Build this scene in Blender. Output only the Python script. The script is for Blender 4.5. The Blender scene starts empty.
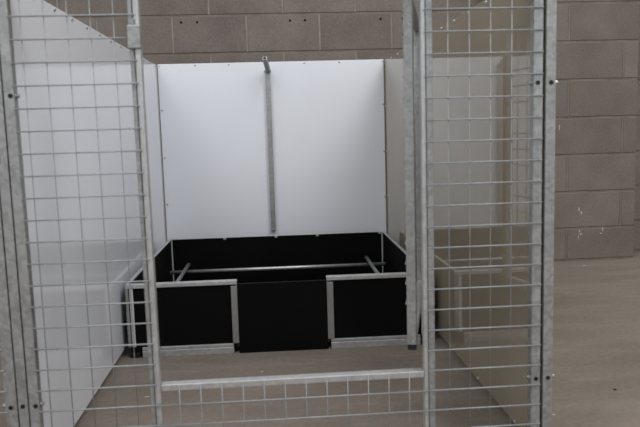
import bpy, bmesh, math, random
from mathutils import Vector, Matrix
random.seed(7)
S = bpy.context.scene
COL = S.collection
PI = math.pi

# ------------------------------------------------------------------ materials
def new_mat(name):
    m = bpy.data.materials.new(name); m.use_nodes = True
    return m, m.node_tree, m.node_tree.nodes['Principled BSDF']

def plain(name, col, rough=.5, metal=0.0, spec=.5):
    m, t, b = new_mat(name)
    b.inputs['Base Color'].default_value = (*col, 1)
    b.inputs['Roughness'].default_value = rough
    b.inputs['Metallic'].default_value = metal
    b.inputs['Specular IOR Level'].default_value = spec
    return m

def noisy(name, c0, c1, scale, rough=(.5, .6), metal=0.0, bump=0.0, detail=6, spec=.5, bump_scale=None, bump_dist=.002):
    m, t, b = new_mat(name)
    N = t.nodes; L = t.links
    tc = N.new('ShaderNodeTexCoord')
    n = N.new('ShaderNodeTexNoise'); n.inputs['Scale'].default_value = scale; n.inputs['Detail'].default_value = detail
    L.new(tc.outputs['Object'], n.inputs['Vector'])
    r = N.new('ShaderNodeValToRGB')
    r.color_ramp.elements[0].position = .32; r.color_ramp.elements[1].position = .68
    r.color_ramp.elements[0].color = (*c0, 1); r.color_ramp.elements[1].color = (*c1, 1)
    L.new(n.outputs['Fac'], r.inputs['Fac']); L.new(r.outputs['Color'], b.inputs['Base Color'])
    mr = N.new('ShaderNodeMapRange'); mr.inputs['To Min'].default_value = rough[0]; mr.inputs['To Max'].default_value = rough[1]
    L.new(n.outputs['Fac'], mr.inputs['Value']); L.new(mr.outputs['Result'], b.inputs['Roughness'])
    b.inputs['Metallic'].default_value = metal
    b.inputs['Specular IOR Level'].default_value = spec
    if bump:
        n2 = N.new('ShaderNodeTexNoise'); n2.inputs['Scale'].default_value = bump_scale or scale * 6; n2.inputs['Detail'].default_value = 4
        L.new(tc.outputs['Object'], n2.inputs['Vector'])
        bp = N.new('ShaderNodeBump'); bp.inputs['Strength'].default_value = bump; bp.inputs['Distance'].default_value = bump_dist
        L.new(n2.outputs['Fac'], bp.inputs['Height']); L.new(bp.outputs['Normal'], b.inputs['Normal'])
    return m

def galv_mat(name, c0, c1, scale=70, rough=(.35, .6), metal=.75):
    m, t, b = new_mat(name)
    N = t.nodes; L = t.links
    tc = N.new('ShaderNodeTexCoord')
    v = N.new('ShaderNodeTexVoronoi'); v.inputs['Scale'].default_value = scale
    n = N.new('ShaderNodeTexNoise'); n.inputs['Scale'].default_value = 14; n.inputs['Detail'].default_value = 6
    L.new(tc.outputs['Object'], v.inputs['Vector']); L.new(tc.outputs['Object'], n.inputs['Vector'])
    sep = N.new('ShaderNodeSeparateColor'); L.new(v.outputs['Color'], sep.inputs['Color'])
    mx = N.new('ShaderNodeMath'); mx.operation = 'MULTIPLY_ADD'; mx.inputs[1].default_value = .45
    L.new(sep.outputs['Red'], mx.inputs[0])
    hf = N.new('ShaderNodeMath'); hf.operation = 'MULTIPLY'; hf.inputs[1].default_value = .6
    L.new(n.outputs['Fac'], hf.inputs[0]); L.new(hf.outputs[0], mx.inputs[2])
    r = N.new('ShaderNodeValToRGB')
    r.color_ramp.elements[0].position = .15; r.color_ramp.elements[1].position = .85
    r.color_ramp.elements[0].color = (*c0, 1); r.color_ramp.elements[1].color = (*c1, 1)
    L.new(mx.outputs[0], r.inputs['Fac']); L.new(r.outputs['Color'], b.inputs['Base Color'])
    mr = N.new('ShaderNodeMapRange'); mr.inputs['To Min'].default_value = rough[0]; mr.inputs['To Max'].default_value = rough[1]
    L.new(mx.outputs[0], mr.inputs['Value']); L.new(mr.outputs['Result'], b.inputs['Roughness'])
    b.inputs['Metallic'].default_value = metal
    return m

GALV = galv_mat('galvanised_steel', (.29, .295, .295), (.47, .475, .475), 110)
WIRE = galv_mat('galvanised_wire', (.27, .28, .29), (.36, .37, .38), 200, (.45, .55), .35)
BRIGHT = galv_mat('bright_zinc', (.48, .485, .49), (.64, .645, .65), 90, (.3, .45), .7)
DULL = galv_mat('dull_zinc_channel', (.26, .26, .25), (.33, .33, .32), 90, (.5, .65), .5)
WHITE = noisy('white_laminate', (.765, .78, .825), (.795, .81, .855), 3, (.10, .13), spec=.5)
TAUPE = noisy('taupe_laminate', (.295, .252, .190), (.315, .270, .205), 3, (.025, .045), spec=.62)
BLACK = noisy('black_plastic_board', (.0020, .0020, .0020), (.0035, .0035, .0035), 5, (.55, .65), spec=.10)
BLACKCAP = plain('black_plastic_plug', (.012, .013, .014), .45, 0, .3)
SCREW = plain('zinc_screw_head', (.55, .56, .57), .35, .6)
STEELBOLT = plain('zinc_bolt', (.36, .38, .37), .4, .8)
SCRAP = plain('white_scrap', (.46, .44, .41), .8)
DIRT = plain('brown_crumb', (.06, .035, .025), .9)
MORTAR = noisy('mortar_joint', (.14, .112, .088), (.215, .178, .142), 9, (.85, .95), bump=.4, bump_scale=120)

STRIP = plain('pale_aluminium_strip', (.66, .67, .67), .4, .35)
PERP = noisy('pale_mortar', (.19, .17, .145), (.27, .24, .21), 9, (.85, .95), bump=.4, bump_scale=120)

def block_mat():
    m, t, b = new_mat('concrete_block')
    N = t.nodes; L = t.links
    tc = N.new('ShaderNodeTexCoord')
    at = N.new('ShaderNodeAttribute'); at.attribute_name = 'tone'
    n1 = N.new('ShaderNodeTexNoise'); n1.inputs['Scale'].default_value = 130; n1.inputs['Detail'].default_value = 3
    n2 = N.new('ShaderNodeTexNoise'); n2.inputs['Scale'].default_value = 5; n2.inputs['Detail'].default_value = 5
    L.new(tc.outputs['Object'], n1.inputs['Vector']); L.new(tc.outputs['Object'], n2.inputs['Vector'])
    a = N.new('ShaderNodeMath'); a.operation = 'MULTIPLY'; a.inputs[1].default_value = .55; L.new(n1.outputs['Fac'], a.inputs[0])
    c = N.new('ShaderNodeMath'); c.operation = 'MULTIPLY_ADD'; c.inputs[1].default_value = .45; L.new(n2.outputs['Fac'], c.inputs[0]); L.new(a.outputs[0], c.inputs[2])
    r = N.new('ShaderNodeValToRGB')
    r.color_ramp.elements[0].position = .28; r.color_ramp.elements[1].position = .72
    r.color_ramp.elements[0].color = (.134, .112, .098, 1); r.color_ramp.elements[1].color = (.248, .210, .184, 1)
    L.new(c.outputs[0], r.inputs['Fac'])
    mx = N.new('ShaderNodeMix'); mx.data_type = 'RGBA'; mx.blend_type = 'MULTIPLY'; mx.inputs['Factor'].default_value = 1
    L.new(r.outputs['Color'], mx.inputs['A']); L.new(at.outputs['Color'], mx.inputs['B'])
    L.new(mx.outputs['Result'], b.inputs['Base Color'])
    b.inputs['Roughness'].default_value = .92; b.inputs['Specular IOR Level'].default_value = .2
    bp = N.new('ShaderNodeBump'); bp.inputs['Strength'].default_value = .5; bp.inputs['Distance'].default_value = .003
    L.new(n1.outputs['Fac'], bp.inputs['Height']); L.new(bp.outputs['Normal'], b.inputs['Normal'])
    return m
BLOCK = block_mat()

def floor_mat():
    m, t, b = new_mat('trowelled_concrete')
    N = t.nodes; L = t.links
    tc = N.new('ShaderNodeTexCoord')
    mp = N.new('ShaderNodeMapping'); mp.inputs['Scale'].default_value = (.55, 1.9, 1); mp.inputs['Rotation'].default_value = (0, 0, .12)
    L.new(tc.outputs['Object'], mp.inputs['Vector'])
    n1 = N.new('ShaderNodeTexNoise'); n1.inputs['Scale'].default_value = 2.6; n1.inputs['Detail'].default_value = 8; n1.inputs['Roughness'].default_value = .62
    L.new(mp.outputs['Vector'], n1.inputs['Vector'])
    n2 = N.new('ShaderNodeTexNoise'); n2.inputs['Scale'].default_value = 60; n2.inputs['Detail'].default_value = 4
    L.new(tc.outputs['Object'], n2.inputs['Vector'])
    r = N.new('ShaderNodeValToRGB')
    r.color_ramp.elements[0].position = .30; r.color_ramp.elements[1].position = .72
    r.color_ramp.elements[0].color = (.180, .149, .122, 1); r.color_ramp.elements[1].color = (.262, .222, .185, 1)
    L.new(n1.outputs['Fac'], r.inputs['Fac'])
    r2 = N.new('ShaderNodeValToRGB')
    r2.color_ramp.elements[0].position = .3; r2.color_ramp.elements[1].position = .7
    r2.color_ramp.elements[0].color = (.88, .88, .88, 1); r2.color_ramp.elements[1].color = (1.06, 1.06, 1.06, 1)
    L.new(n2.outputs['Fac'], r2.inputs['Fac'])
    mx = N.new('ShaderNodeMix'); mx.data_type = 'RGBA'; mx.blend_type = 'MULTIPLY'; mx.inputs['Factor'].default_value = 1
    L.new(r.outputs['Color'], mx.inputs['A']); L.new(r2.outputs['Color'], mx.inputs['B'])
    # pale scuff streaks worn into the slab
    mp2 = N.new('ShaderNodeMapping'); mp2.inputs['Scale'].default_value = (1.0, 6.0, 1); mp2.inputs['Rotation'].default_value = (0, 0, -.35)
    L.new(tc.outputs['Object'], mp2.inputs['Vector'])
    n3 = N.new('ShaderNodeTexNoise'); n3.inputs['Scale'].default_value = 3.0; n3.inputs['Detail'].default_value = 7
    L.new(mp2.outputs['Vector'], n3.inputs['Vector'])
    r3 = N.new('ShaderNodeValToRGB')
    r3.color_ramp.elements[0].position = .60; r3.color_ramp.elements[1].position = .78
    r3.color_ramp.elements[0].color = (0, 0, 0, 1); r3.color_ramp.elements[1].color = (.45, .45, .45, 1)
    L.new(n3.outputs['Fac'], r3.inputs['Fac'])
    mx2 = N.new('ShaderNodeMix'); mx2.data_type = 'RGBA'
    L.new(r3.outputs['Color'], mx2.inputs['Factor']); L.new(mx.outputs['Result'], mx2.inputs['A']); mx2.inputs['B'].default_value = (.36, .33, .30, 1)
    L.new(mx2.outputs['Result'], b.inputs['Base Color'])
    b.inputs['Roughness'].default_value = .75; b.inputs['Specular IOR Level'].default_value = .25
    bp = N.new('ShaderNodeBump'); bp.inputs['Strength'].default_value = .25; bp.inputs['Distance'].default_value = .002
    L.new(n2.outputs['Fac'], bp.inputs['Height']); L.new(bp.outputs['Normal'], b.inputs['Normal'])
    return m
FLOOR = floor_mat()

# ------------------------------------------------------------------ mesh helpers
def box(bm, x0, x1, y0, y1, z0, z1, bev=0.0, seg=2, M=None):
    r = bmesh.ops.create_cube(bm, size=1)
    vs = r['verts']
    for v in vs:
        v.co = Vector(((x0 + x1) / 2 + v.co.x * (x1 - x0), (y0 + y1) / 2 + v.co.y * (y1 - y0), (z0 + z1) / 2 + v.co.z * (z1 - z0)))
    if bev:
        es = list({e for v in vs for e in v.link_edges})
        rr = bmesh.ops.bevel(bm, geom=es, offset=bev, segments=seg, profile=.5, affect='EDGES')
        vs = list({v for f in rr['faces'] for v in f.verts} | {v for v in vs if v.is_valid})
    if M is not None:
        for v in vs: v.co = M @ v.co
    return vs

def rod(bm, a, b, r, n=8, cap=True):
    a = Vector(a); b = Vector(b); d = b - a
    q = Vector((0, 0, 1)).rotation_difference(d.normalized()).to_matrix().to_4x4()
    M = Matrix.Translation((a + b) / 2) @ q
    return bmesh.ops.create_cone(bm, cap_ends=cap, segments=n, radius1=r, radius2=r, depth=d.length, matrix=M)['verts']

def dome(bm, c, axis, r, h):
    """low rounded screw head on a face whose normal is axis"""
    axis = Vector(axis).normalized()
    q = Vector((0, 0, 1)).rotation_difference(axis).to_matrix().to_4x4()
    M = Matrix.Translation(Vector(c)) @ q @ Matrix.Diagonal((r, r, h, 1))
    bmesh.ops.create_uvsphere(bm, u_segments=10, v_segments=6, radius=1, matrix=M)

def beam(bm, a, b, w, t, up=(0, 0, 1), bev=.002):
    """square section bar from a to b"""
    a = Vector(a); b = Vector(b); d = (b - a); L = d.length; d.normalize()
    s = d.cross(Vector(up)).normalized(); u = s.cross(d)
    R = Matrix((s, d, u)).transposed().to_4x4()
    box(bm, -w / 2, w / 2, -L / 2, L / 2, -t / 2, t / 2, bev, 2, Matrix.Translation((a + b) / 2) @ R)

def obj(name, bm, mat, parent=None, smooth=False, origin=None):
    me = bpy.data.meshes.new(name)
    bmesh.ops.recalc_face_normals(bm, faces=bm.faces)
    bm.to_mesh(me); bm.free()
    for m in (mat if isinstance(mat, (list, tuple)) else [mat]): me.materials.append(m)
    if smooth:
        for p in me.polygons: p.use_smooth = True
    o = bpy.data.objects.new(name, me); COL.objects.link(o)
    if parent is not None:
        o.parent = parent
        # all geometry is written in world coordinates: undo the chain of parents (pure translations)
        w = Vector((0, 0, 0)); p = parent
        while p is not None: w += p.location; p = p.parent
        if origin is not None: pass
        me.transform(Matrix.Translation(-w))
    return o

def B(*a, **k):
    bm = bmesh.new(); box(bm, *a, **k); return bm

def thing(name, label, cat, loc, group=None):
    o = bpy.data.objects.new(name, None); COL.objects.link(o); o.location = loc; o.empty_display_size = .1
    o['label'] = label; o['category'] = cat
    if group: o['group'] = group
    return o

def struct(name, bm, mat):
    o = obj(name, bm, mat); o['kind'] = 'structure'; return o

# ------------------------------------------------------------------ the warehouse shell
bm = bmesh.new(); box(bm, -7, 8, -7, 2.56, -.12, 0)
struct('floor', bm, FLOOR)

CP = .2143; BL = .4226; Z0 = .1947 - CP; J = .012
def block_wall(name, x0, x1, yf, yb, ztop, joints, perp_mat, holes=()):
    """joints(row) -> sorted list of x where the perpend joints stand"""
    bm = bmesh.new(); tone = bm.loops.layers.color.new('tone')
    n = 0; z = Z0; perps = []
    while z < ztop - .01:
        xs = [x0] + [j for j in joints(n) if x0 + .02 < j < x1 - .02] + [x1]
        perps += [(z, j) for j in xs[1:-1]]
        for a, b in zip(xs[:-1], xs[1:]):
            before = set(bm.faces)
            box(bm, a + (J / 2 if a > x0 else 0), b - (J / 2 if b < x1 else 0), yf, yf + .10, max(z + J / 2, .013), z + CP - J / 2, .0022, 1)
            t = random.uniform(.93, 1.06); h = random.uniform(-.006, .006)
            for f in set(bm.faces) - before:
                for l in f.loops: l[tone] = (t + h, t, t - h, 1)
        z += CP; n += 1
    o = struct(name, bm, [BLOCK, MORTAR, perp_mat])
    bm = bmesh.new(); bm.from_mesh(o.data)
    for zz, xj in perps:
        before = set(bm.faces)
        box(bm, xj - J / 2 + .0005, xj + J / 2 - .0005, yf + .0008, yf + .02, max(zz + J / 2, 0), zz + CP - J / 2)
        for f in set(bm.faces) - before: f.material_index = 2
    before = set(bm.faces)
    box(bm, x0 + .001, x1 - .001, yf + .004, yb, 0, z)
    for f in set(bm.faces) - before: f.material_index = 1
    bm.to_mesh(o.data); bm.free()
    if holes:
        cb = bmesh.new()
        for hx, hz in holes: rod(cb, (hx, yf - .05, hz), (hx, yf + .06, hz), .007, 12)
        cut = obj('hole_cutter', cb, MORTAR)
        md = o.modifiers.new('holes', 'BOOLEAN'); md.operation = 'DIFFERENCE'; md.object = cut; md.solver = 'EXACT'; md.use_self = True
        bpy.context.view_layer.update()
        dg = bpy.context.evaluated_depsgraph_get()
        nm = bpy.data.meshes.new_from_object(o.evaluated_get(dg))
        o.modifiers.clear(); old = o.data; o.data = nm; bpy.data.meshes.remove(old)
        cm = cut.data; bpy.data.objects.remove(cut); bpy.data.meshes.remove(cm)
    return o

def main_joints(n):
    # row 5 (z 1.266..1.48) carries joints at .0079 + k*BL, the rows beside it are half a block off
    off = .0060 if n % 2 == 0 else .0060 + BL / 2
    return [off + k * BL for k in range(-14, 18)]
PAINT = [(2.325, .307, .009, .034), (2.340, .286, .013, .020), (2.330, .178, .010, .022), (2.338, .160, .018, .010), (2.324, .142, .006, .026), (2.470, .184, .008, .030), (2.459, .160, .014, .008), (2.200, .785, .006, .040)]
HOLES = [(x, 1.4435) for x in (.0570, .1478, .6808, .7677, 1.2106, 1.3411)]
block_wall('wall_back', -5.6, 6.2, 2.544, 2.75, 4.2, main_joints, PERP, HOLES)
block_wall('wall_pier', 1.84, 2.662, 2.33, 2.542, 4.2, lambda n: [2.252] if n % 2 == 0 else [2.153, 2.5755], MORTAR)

# pale paint specks spattered on the pier's blocks
pier = bpy.data.objects['wall_pier']; pier.data.materials.append(SCRAP)
bm = bmesh.new(); bm.from_mesh(pier.data)
for px, pz, w_, h_ in PAINT:
    vs = [bm.verts.new((px + w_ * .5 * math.cos(a) * random.uniform(.6, 1.1), 2.3292, pz + h_ * .5 * math.sin(a) * random.uniform(.6, 1.1))) for a in [k * PI / 4 for k in range(8)]]
    fc = bm.faces.new(vs); fc.material_index = 3
    fc.normal_update()
    if fc.normal.y > 0: fc.normal_flip()
bm.to_mesh(pier.data); bm.free()

# ------------------------------------------------------------------ the kennel
XL, XR, YB, HT = -.0314, 1.1575, 2.122, 1.168
P = .05; ZG = 1.0815; WR = .0019
WV = .0012
def mesh_wires(bm, xs, zs, x0, x1, z0, z1, y, M=None):
    """welded wire: horizontals in front of the uprights, ends cut a little past the frame"""
    vs = []
    for x in xs: vs += rod(bm, (x, y, z0), (x, y, z1), WV, 6)
    for z in zs: vs += rod(bm, (x0, y - 2 * WR * .9, z), (x1, y - 2 * WR * .9, z), WR, 6)
    if M is not None:
        for v in vs: v.co = M @ v.co
ZS = [ZG + P] + [ZG - P * k for k in range(0, 21)]

front = thing('kennel_front_panel', 'galvanised wire mesh kennel front with its door swung open inwards', 'kennel front', (.58, 0, 0))
FB, FT = 0.0, HT
yF, yK = 0.0, .025
for x0, x1 in ((-.048, -.0245), (1.1516, 1.1748)):
    s = obj('stile', B(x0, x1, yF, yK, FB, FT, bev=.003), GALV, front)
    for z in (.911, .196):
        xc = -.0325 if x0 < 0 else (1.162 if z > .5 else 1.1637)
        bm = bmesh.new(); rod(bm, (xc, yF - .0016, z), (xc, yF + .004, z), .0052, 14)
        h = obj('hole_plug', bm, BLACKCAP, s); h['label'] = 'black round plug in the steel upright'
obj('top_rail', B(-.0245, 1.1516, yF, yK, HT - .025, HT, bev=.003), GALV, front)
obj('bottom_rail', B(-.0245, 1.1516, yF, yK, .03, .055, bev=.003), GALV, front)
for (a0, a1, b0, b1) in ((.2310, .2415, .2425, .2572), (.8992, .9155, .8868, .8982)):
    obj('jamb_tube', B(a0, a1, .006, .025, .055, HT - .025, bev=.003), GALV, front)
    obj('door_stop', B(b0, b1, .0008, .025, .055, HT - .025, bev=.0055), BRIGHT, front)
SZ = .2300
obj('sill', B(.2572, .8868, .0015, .0275, SZ - .016, SZ, bev=.002), BRIGHT, front)
yw = -.0075
def wm(xs, zs, x0, x1, z0, z1, y, M=None):
    bm = bmesh.new(); mesh_wires(bm, xs, zs, x0, x1, z0, z1, y, M)
    return bm
obj('wire_mesh', wm([k * P for k in range(0, 5)], ZS, -.026, .2475, .045, HT - .018, .0035), WIRE, front, True)
obj('wire_mesh', wm([k * P for k in range(19, 23)], ZS, .896, 1.174, .045, HT - .018, .0012), WIRE, front, True)
obj('wire_mesh', wm([k * P for k in range(6, 18)], [z for z in ZS if z < SZ - .01], .2440, .8985, .045, SZ - .003, 0), WIRE, front, True)
bm = bmesh.new()
box(bm, .2300, .2580, -.007, .0255, 1.0070, 1.0585, .0025)
obj('latch_sleeve', bm, GALV, front)
bm = bmesh.new()
rod(bm, (.2425, -.0035, 1.0580), (.2425, -.0035, 1.072), .0035, 8)
obj('latch_pin', bm, STEELBOLT, front)

# the door, swung in about the right hand jamb a little past a right angle
hp = Vector((.8780, .040, 0)); ang = math.radians(104.4)
def door_M():
    # local frame: u runs from the hinge to the free edge, n is the outer face of the door
    u = Vector((-math.cos(ang), math.sin(ang), 0)).normalized()   # closed: (-1,0,0)
    u = Vector((math.cos(PI - ang), math.sin(PI - ang), 0))
    n = Vector((-u.y, u.x, 0))
    R = Matrix((u, n, Vector((0, 0, 1)))).transposed().to_4x4()
    return Matrix.Translation(hp) @ R
DM = door_M()
DW, DZ0, DZ1 = .600, .283, HT - .031
door = obj('door', B(.024, DW - .024, 0, .024, DZ1 - .024, DZ1, bev=.003, M=DM), GALV, front)
for u0 in (0, DW - .024):
    obj('door_stile', B(u0, u0 + .024, 0, .024, DZ0, DZ1, bev=.003, M=DM), GALV, door)
    c = obj('end_cap', B(u0 + .0015, u0 + .0225, .0015, .0225, DZ0 - .0135, DZ0 + .0005, bev=.001, M=DM), BLACKCAP, door)
    c['label'] = 'black plastic plug closing the tube end'
obj('door_rail', B(.024, DW - .024, 0, .024, DZ0 + .012, DZ0 + .036, bev=.003, M=DM), BRIGHT, door)
bm = bmesh.new()
zz = [z for z in ZS if DZ0 + .05 < z < DZ1 - .02]; vs = []
for k in range(1, 12): vs += rod(bm, (k * P, .0235, DZ0 + .014), (k * P, .0235, DZ1 - .004), WR, 6)
for z in zz: vs += rod(bm, (.003, .0235 + WR * .9, z + .004), (DW - .003, .0235 + WR * .9, z + .004), WR, 6)
for v in vs: v.co = DM @ v.co
obj('door_mesh', bm, WIRE, door, True)
for z in (.985, .395):
    bm = bmesh.new()
    rod(bm, (.8925, .0325, z - .03), (.8925, .0325, z + .03), .006, 12)
    box(bm, .885, .8975, .0253, .029, z - .022, z + .022, .001)
    rod(bm, (.8925, .0325, z + .03), (.8925, .0325, z + .036), .0078, 12)
    obj('hinge', bm, STEELBOLT, front)

# side panels: tube frame outside, laminated board inside
def side_panel(label, xb0, xb1, xf0, xf1, mat, sgn):
    t = thing('kennel_side_panel', label, 'side panel', ((xb0 + xb1) / 2, 1.06, 0))
    obj('board', B(xb0, xb1, .0265, YB + .018, .024, HT, bev=.0015), mat, t)
    for y0 in (yF, YB - .004):
        p = obj('upright', B(xf0, xf1, y0, y0 + .0245, 0, HT, bev=.003), GALV, t)
        if y0 < 1:
            for z in (.911, .197):
                xc = (xf0 + xf1) / 2
                bm = bmesh.new(); rod(bm, (xc, yF - .0016, z), (xc, yF + .004, z), .0052, 14)
                h = obj('hole_plug', bm, BLACKCAP, p); h['label'] = 'black round plug in the steel upright'
    for z0 in (HT - .0245, .002):
        obj('frame_rail', B(xf0, xf1, yF + .0245, YB - .004, z0, z0 + .0245, bev=.003), GALV, t)
    xs = xb1 if sgn > 0 else xb0
    for k in range(13):
        y = .035 + k * .1705
        bm = bmesh.new(); dome(bm, (xs, y, 1.1585), (sgn, 0, 0), .0055, .0045); obj('screw', bm, STEELBOLT if sgn > 0 else SCREW, t, True)
    for k in range(7):
        y = .13 + k * .33
        bm = bmesh.new(); dome(bm, (xs, y, .030), (sgn, 0, 0), .005, .0028); obj('screw', bm, SCREW, t, True)
    for y in (2.100,):
        for z in (.93, .69, .45):
            bm = bmesh.new(); dome(bm, (xs, y, z), (sgn, 0, 0), .005, .0028); obj('screw', bm, SCREW, t, True)
    # through bolts that clamp the panel upright to the front panel's stile
    for z in (.911, .197):
        o_ = xf0 if sgn > 0 else xf1
        xi = -.0245 if sgn > 0 else 1.1516
        xo = -.1035 if sgn > 0 else xf1
        for x, s in ((xi, sgn), (xo, -sgn)):
            bm = bmesh.new(); rod(bm, (x, .0125, z), (x + s * 0.004, .0125, z), .0062, 6); rod(bm, (x + s * .0035, .0125, z), (x + s * .0075, .0125, z), .0040, 10)
            obj('bolt', bm, STEELBOLT, t)
    return t
side_panel('tall glossy white board panel forming the left side of the kennel', -.0498, XL, -.0728, -.0502, WHITE, 1)
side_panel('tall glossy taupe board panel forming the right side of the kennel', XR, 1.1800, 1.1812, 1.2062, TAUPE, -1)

bp = thing('kennel_back_panel', 'flat white board panel closing the rear of the kennel', 'back panel', (.566, YB, 0))
obj('board', B(XL + .005, XR - .005, YB, YB + .016, .012, HT + .004, bev=.0015), WHITE, bp)
for x0 in (XL + .005, XR - .0295):
    obj('upright', B(x0, x0 + .0245, YB + .016, YB + .0405, 0, HT - .002, bev=.003), GALV, bp)
for z0 in (HT - .0265, .02):
    obj('frame_rail', B(XL + .0295, XR - .0295, YB + .016, YB + .0405, z0, z0 + .0245, bev=.003), GALV, bp)
for x in (-.017, .1664, .3397, .734, .918, 1.147):
    bm = bmesh.new(); dome(bm, (x, YB, 1.1630), (0, -1, 0), .0055, .003); obj('screw', bm, SCREW, bp, True)
for z in (.936, .688, .442):
    for x in (-.016, 1.1485):
        bm = bmesh.new(); dome(bm, (x, YB, z), (0, -1, 0), .005, .0035); obj('screw', bm, STEELBOLT, bp, True)

# galvanised brace standing up the middle of the back panel, its top piece bent forward
br = thing('brace_bar', 'galvanised steel bar upright against the middle of the white rear panel', 'brace bar', (.5393, YB - .013, .283))
obj('post', B(.5275, .5525, YB - .024, YB - .0005, .2835, 1.130, bev=.003), GALV, br)
bm = bmesh.new()
A0 = Vector((.5440, 2.094, 1.122)); A1 = Vector((.5275, 1.985, 1.177)); dd = (A1 - A0).normalized()
beam(bm, A0, A1, .023, .022)
obj('hinged_arm', bm, GALV, br)
bm = bmesh.new(); beam(bm, A1 - dd * .001, A1 + dd * .0015, .013, .013, bev=0); obj('end_cap', bm, BLACKCAP, br)
bm = bmesh.new(); rod(bm, (.521, YB - .0265, 1.121), (.5585, YB - .0265, 1.121), .006, 12); obj('pivot_bolt', bm, STEELBOLT, br)

# ------------------------------------------------------------------ the whelping box
bx0, bx1, bf, bb, bh = .000, 1.110, .929, 1.996, .2755
wb = thing('whelping_box', 'low black whelping box with galvanised edging on the kennel floor', 'whelping box', (.556, 1.467, 0))
obj('base', B(bx0 + .012, bx1 - .012, bf + .03, bb - .01, .006, .018), BLACK, wb)
obj('back_board', B(bx0, bx1, bb - .0, bb + .012, .0, bh - .003), BLACK, wb)
obj('side_board', B(bx0, bx0 + .007, bf + .028, bb - .0005, .0, bh - .003), BLACK, wb)
obj('side_board', B(bx1 - .007, bx1, bf + .028, bb - .0005, .0, bh - .003), BLACK, wb)
obj('top_edging', B(bx0 - .002, bx1 + .002, bb - .004, bb + .014, bh - .003, bh, bev=.001), BRIGHT, wb)
obj('top_edging', B(bx0 - .004, bx0 + .010, bf + .024, bb - .004, bh - .003, bh + .0005, bev=.001), BRIGHT, wb)
obj('top_edging', B(bx1 - .010, bx1 + .004, bf + .024, bb - .004, bh - .003, bh + .0005, bev=.001), BRIGHT, wb)
for x0 in (bx0 + .0072, bx1 - .0072 - .006):
    obj('corner_strip', B(x0, x0 + .006, bb - .006, bb - .0005, .02, bh - .004, bev=.001), STRIP, wb)
for x in (.282, .5463, .7607, 1.088):
    bm = bmesh.new(); box(bm, x - .007, x + .007, bb - .0055, bb - .0001, bh - .012, bh - .003, .0012)
    obj('edging_clip', bm, SCREW, wb)
def pipe(name, a, b, r):
    bm = bmesh.new(); rod(bm, a, b, r, 16)
    return obj(name, bm, BRIGHT, wb, True)
pipe('guard_rail', (bx0 + .0075, 1.915, .118), (bx1 - .0075, 1.915, .118), .0095)
pipe('guard_rail', (.0900, .985, .140), (.0900, bb - .0005, .140), .0095)
pipe('guard_rail', (1.0150, .985, .140), (1.0150, bb - .0005, .140), .0095)

def front_half(x0, x1, inner, xb0, xb1):
    """one fixed black front board in its galvanised surround; inner = +1 when the doorway is at its right"""
    fb = obj('front_board', B(x0 + .006, x1 - .004, bf + .008, bf + .020, .012, bh - .006), BLACK, wb)
    obj('top_channel', B(x0 - .002, x1 + .004, bf, bf + .028, bh - .015, bh, bev=.002), BRIGHT, fb)
    bm = bmesh.new()
    box(bm, xb0, xb1, bf - .001, bf + .026, .0, .026, .002)
    box(bm, xb0, xb1, bf + .001, bf + .026, .0268, .0385, .002)
    obj('bottom_channel', bm, BRIGHT, fb)
    if inner > 0:
        c0, c1, o0, o1 = x1 - .019, x1 + .004, x0 - .004, x0 + .007
    else:
        c0, c1, o0, o1 = x0 - .002, x0 + .022, x1 - .007, x1 + .004
    obj('slot_channel', B(c0, c1, bf - .004, bf + .028, .0400, bh - .020, bev=.002), DULL, fb)
    obj('corner_channel', B(o0, o1, bf + .002, bf + .028, .040, bh - .0155, bev=.002), DULL, fb)
    s = o1 + .003 if inner > 0 else o0 - .017
    obj('corner_strip', B(s + (.0005 if inner > 0 else -.0005), s + .0135, bf + .004, bf + .0078, .041, bh - .0155, bev=.001), STRIP, fb)
    return fb
front_half(bx0, .3975, 1, .046, .3815)
front_half(.7335, bx1, -1, .743, bx1 - .03)
for x0 in (bx0 + .001, bx1 - .034):
    bm = bmesh.new(); box(bm, x0, x0 + (.036 if x0 < .5 else .030), bf + .002, bf + .03, 0, .018, .002)
    f = obj('foot', bm, BLACKCAP, wb)
sp = obj('slide_in_board', B(.4018, .7312, bf + .001, bf + .013, .0, bh - .013, bev=.001), BLACK, wb)

# the box stands a touch askew in the run
wb.location = (.556, 1.456, 0); wb.rotation_euler = (0, 0, -.010)

# ------------------------------------------------------------------ the next kennel's front at the far left
nf = thing('kennel_front_panel', 'galvanised mesh panel of the next kennel, cut off by the left edge', 'kennel front', (-.65, 0, 0))
nx1 = -.0750; nx0 = -1.30
for x0 in (nx0, nx1 - .0275):
    s = obj('stile', B(x0, x0 + .0275, yF, yK, 0, HT, bev=.003), GALV, nf)
    for z in (.911, .1955):
        bm = bmesh.new(); rod(bm, (x0 + .0137, yF - .0016, z), (x0 + .0137, yF + .004, z), .0052, 14)
        h = obj('hole_plug', bm, BLACKCAP, s); h['label'] = 'black round plug in the steel upright'
for z0 in (HT - .025, .03):
    obj('rail', B(nx0 + .0275, nx1 - .0275, yF, yK, z0, z0 + .025, bev=.003), GALV, nf)
obj('wire_mesh', wm([nx1 - .052 - k * P for k in range(0, 23)], [z + .004 for z in ZS], nx0 + .006, nx1 - .021, .045, HT - .018, .0012), WIRE, nf, True)

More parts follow.
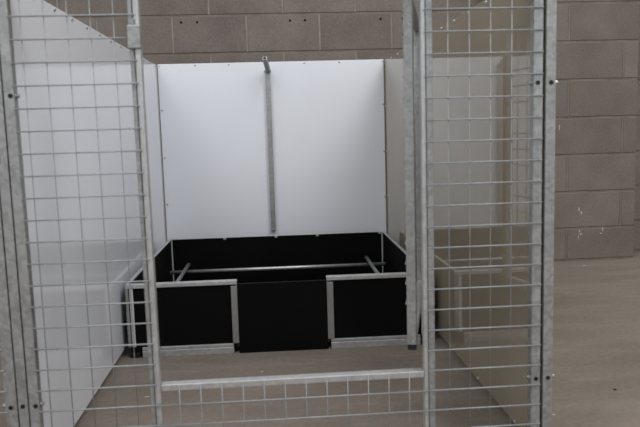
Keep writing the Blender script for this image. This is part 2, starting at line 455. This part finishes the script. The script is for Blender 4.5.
# ------------------------------------------------------------------ crumbs on the slab
def scrap(label, x, y, w, d, h, mat, rz):
    bm = bmesh.new()
    bmesh.ops.create_icosphere(bm, subdivisions=2, radius=.5)
    for v in bm.verts:
        v.co = Vector((v.co.x * w, v.co.y * d, max(v.co.z, -.3) * h)) * random.uniform(.85, 1.15)
    zmin = min(v.co.z for v in bm.verts)
    for v in bm.verts: v.co.z -= zmin
    o = obj('floor_scrap', bm, mat); o.location = (x, y, 0); o.rotation_euler = (0, 0, rz)
    o['label'] = label; o['category'] = 'scrap'; o['group'] = 'specks lying on the concrete floor'
scrap('small white flake on the concrete inside the kennel, behind the mesh at lower left', .1222, .5317, .018, .007, .003, SCRAP, .2)
scrap('small white flake on the floor midway between door sill and black box', .4801, .7049, .010, .006, .003, SCRAP, .5)
scrap('small dark brown crumb on the open concrete at lower right', 1.5598, .3777, .010, .008, .006, DIRT, .3)
scrap('white flake on the concrete nearest the foot of the right upright', 1.3019, .2249, .014, .006, .003, SCRAP, -.1)
scrap('white flake on the concrete near the foot of the block pier', 2.30, 2.19, .022, .010, .004, SCRAP, .1)

# ------------------------------------------------------------------ light
w = bpy.data.worlds.new('warehouse_daylight'); S.world = w; w.use_nodes = True
NT = w.node_tree; bg = NT.nodes['Background']
tcw = NT.nodes.new('ShaderNodeTexCoord'); sx = NT.nodes.new('ShaderNodeSeparateXYZ'); NT.links.new(tcw.outputs['Generated'], sx.inputs[0])
mr = NT.nodes.new('ShaderNodeMapRange'); mr.inputs['From Min'].default_value = -.05; mr.inputs['From Max'].default_value = .8
mr.inputs['To Min'].default_value = .80; mr.inputs['To Max'].default_value = 1.06
NT.links.new(sx.outputs['Z'], mr.inputs['Value']); NT.links.new(mr.outputs['Result'], bg.inputs['Strength'])
bg.inputs['Color'].default_value = (.97, .98, 1.0, 1)
def area(name, loc, target, sx, sy, power, col):
    d = bpy.data.lights.new(name, 'AREA'); d.shape = 'RECTANGLE'; d.size = sx; d.size_y = sy; d.energy = power; d.color = col
    o = bpy.data.objects.new(name, d); COL.objects.link(o); o.location = loc
    o.rotation_euler = (Vector(target) - Vector(loc)).to_track_quat('-Z', 'Y').to_euler()
area('overhead_light', (2.9, -1.7, 5.2), (.6, 1.6, .5), 1.2, 3.4, 150, (.96, .98, 1.0))
area('overhead_light', (-1.9, -2.4, 5.2), (.6, 1.6, .5), 1.2, 3.4, 90, (.96, .98, 1.0))  # added lamp on the left, put in for highlights on the steel bevels

# ------------------------------------------------------------------ camera
cd = bpy.data.cameras.new('camera'); cam = bpy.data.objects.new('camera', cd); COL.objects.link(cam)
r = Vector((0.9969148, -0.0730363, -0.0287488)); u = Vector((0.0373083, 0.1186771, 0.9922318)); f = Vector((0.0690571, 0.9902431, -0.1210358))
M = Matrix((r, u, -f)).transposed().to_4x4(); M.translation = (.53276, -1.61118, .82055)
cam.matrix_world = M
cd.sensor_width = 36; cd.lens = 699.62 * 36 / 640; cd.clip_start = .01
cd.dof.use_dof = True; cd.dof.focus_distance = 2.8; cd.dof.aperture_fstop = 4.8
S.camera = cam
S.view_settings.view_transform = 'Standard'; S.view_settings.look = 'None'
S.view_settings.exposure = -0.2; S.view_settings.gamma = 1; S.view_settings.use_curve_mapping = False
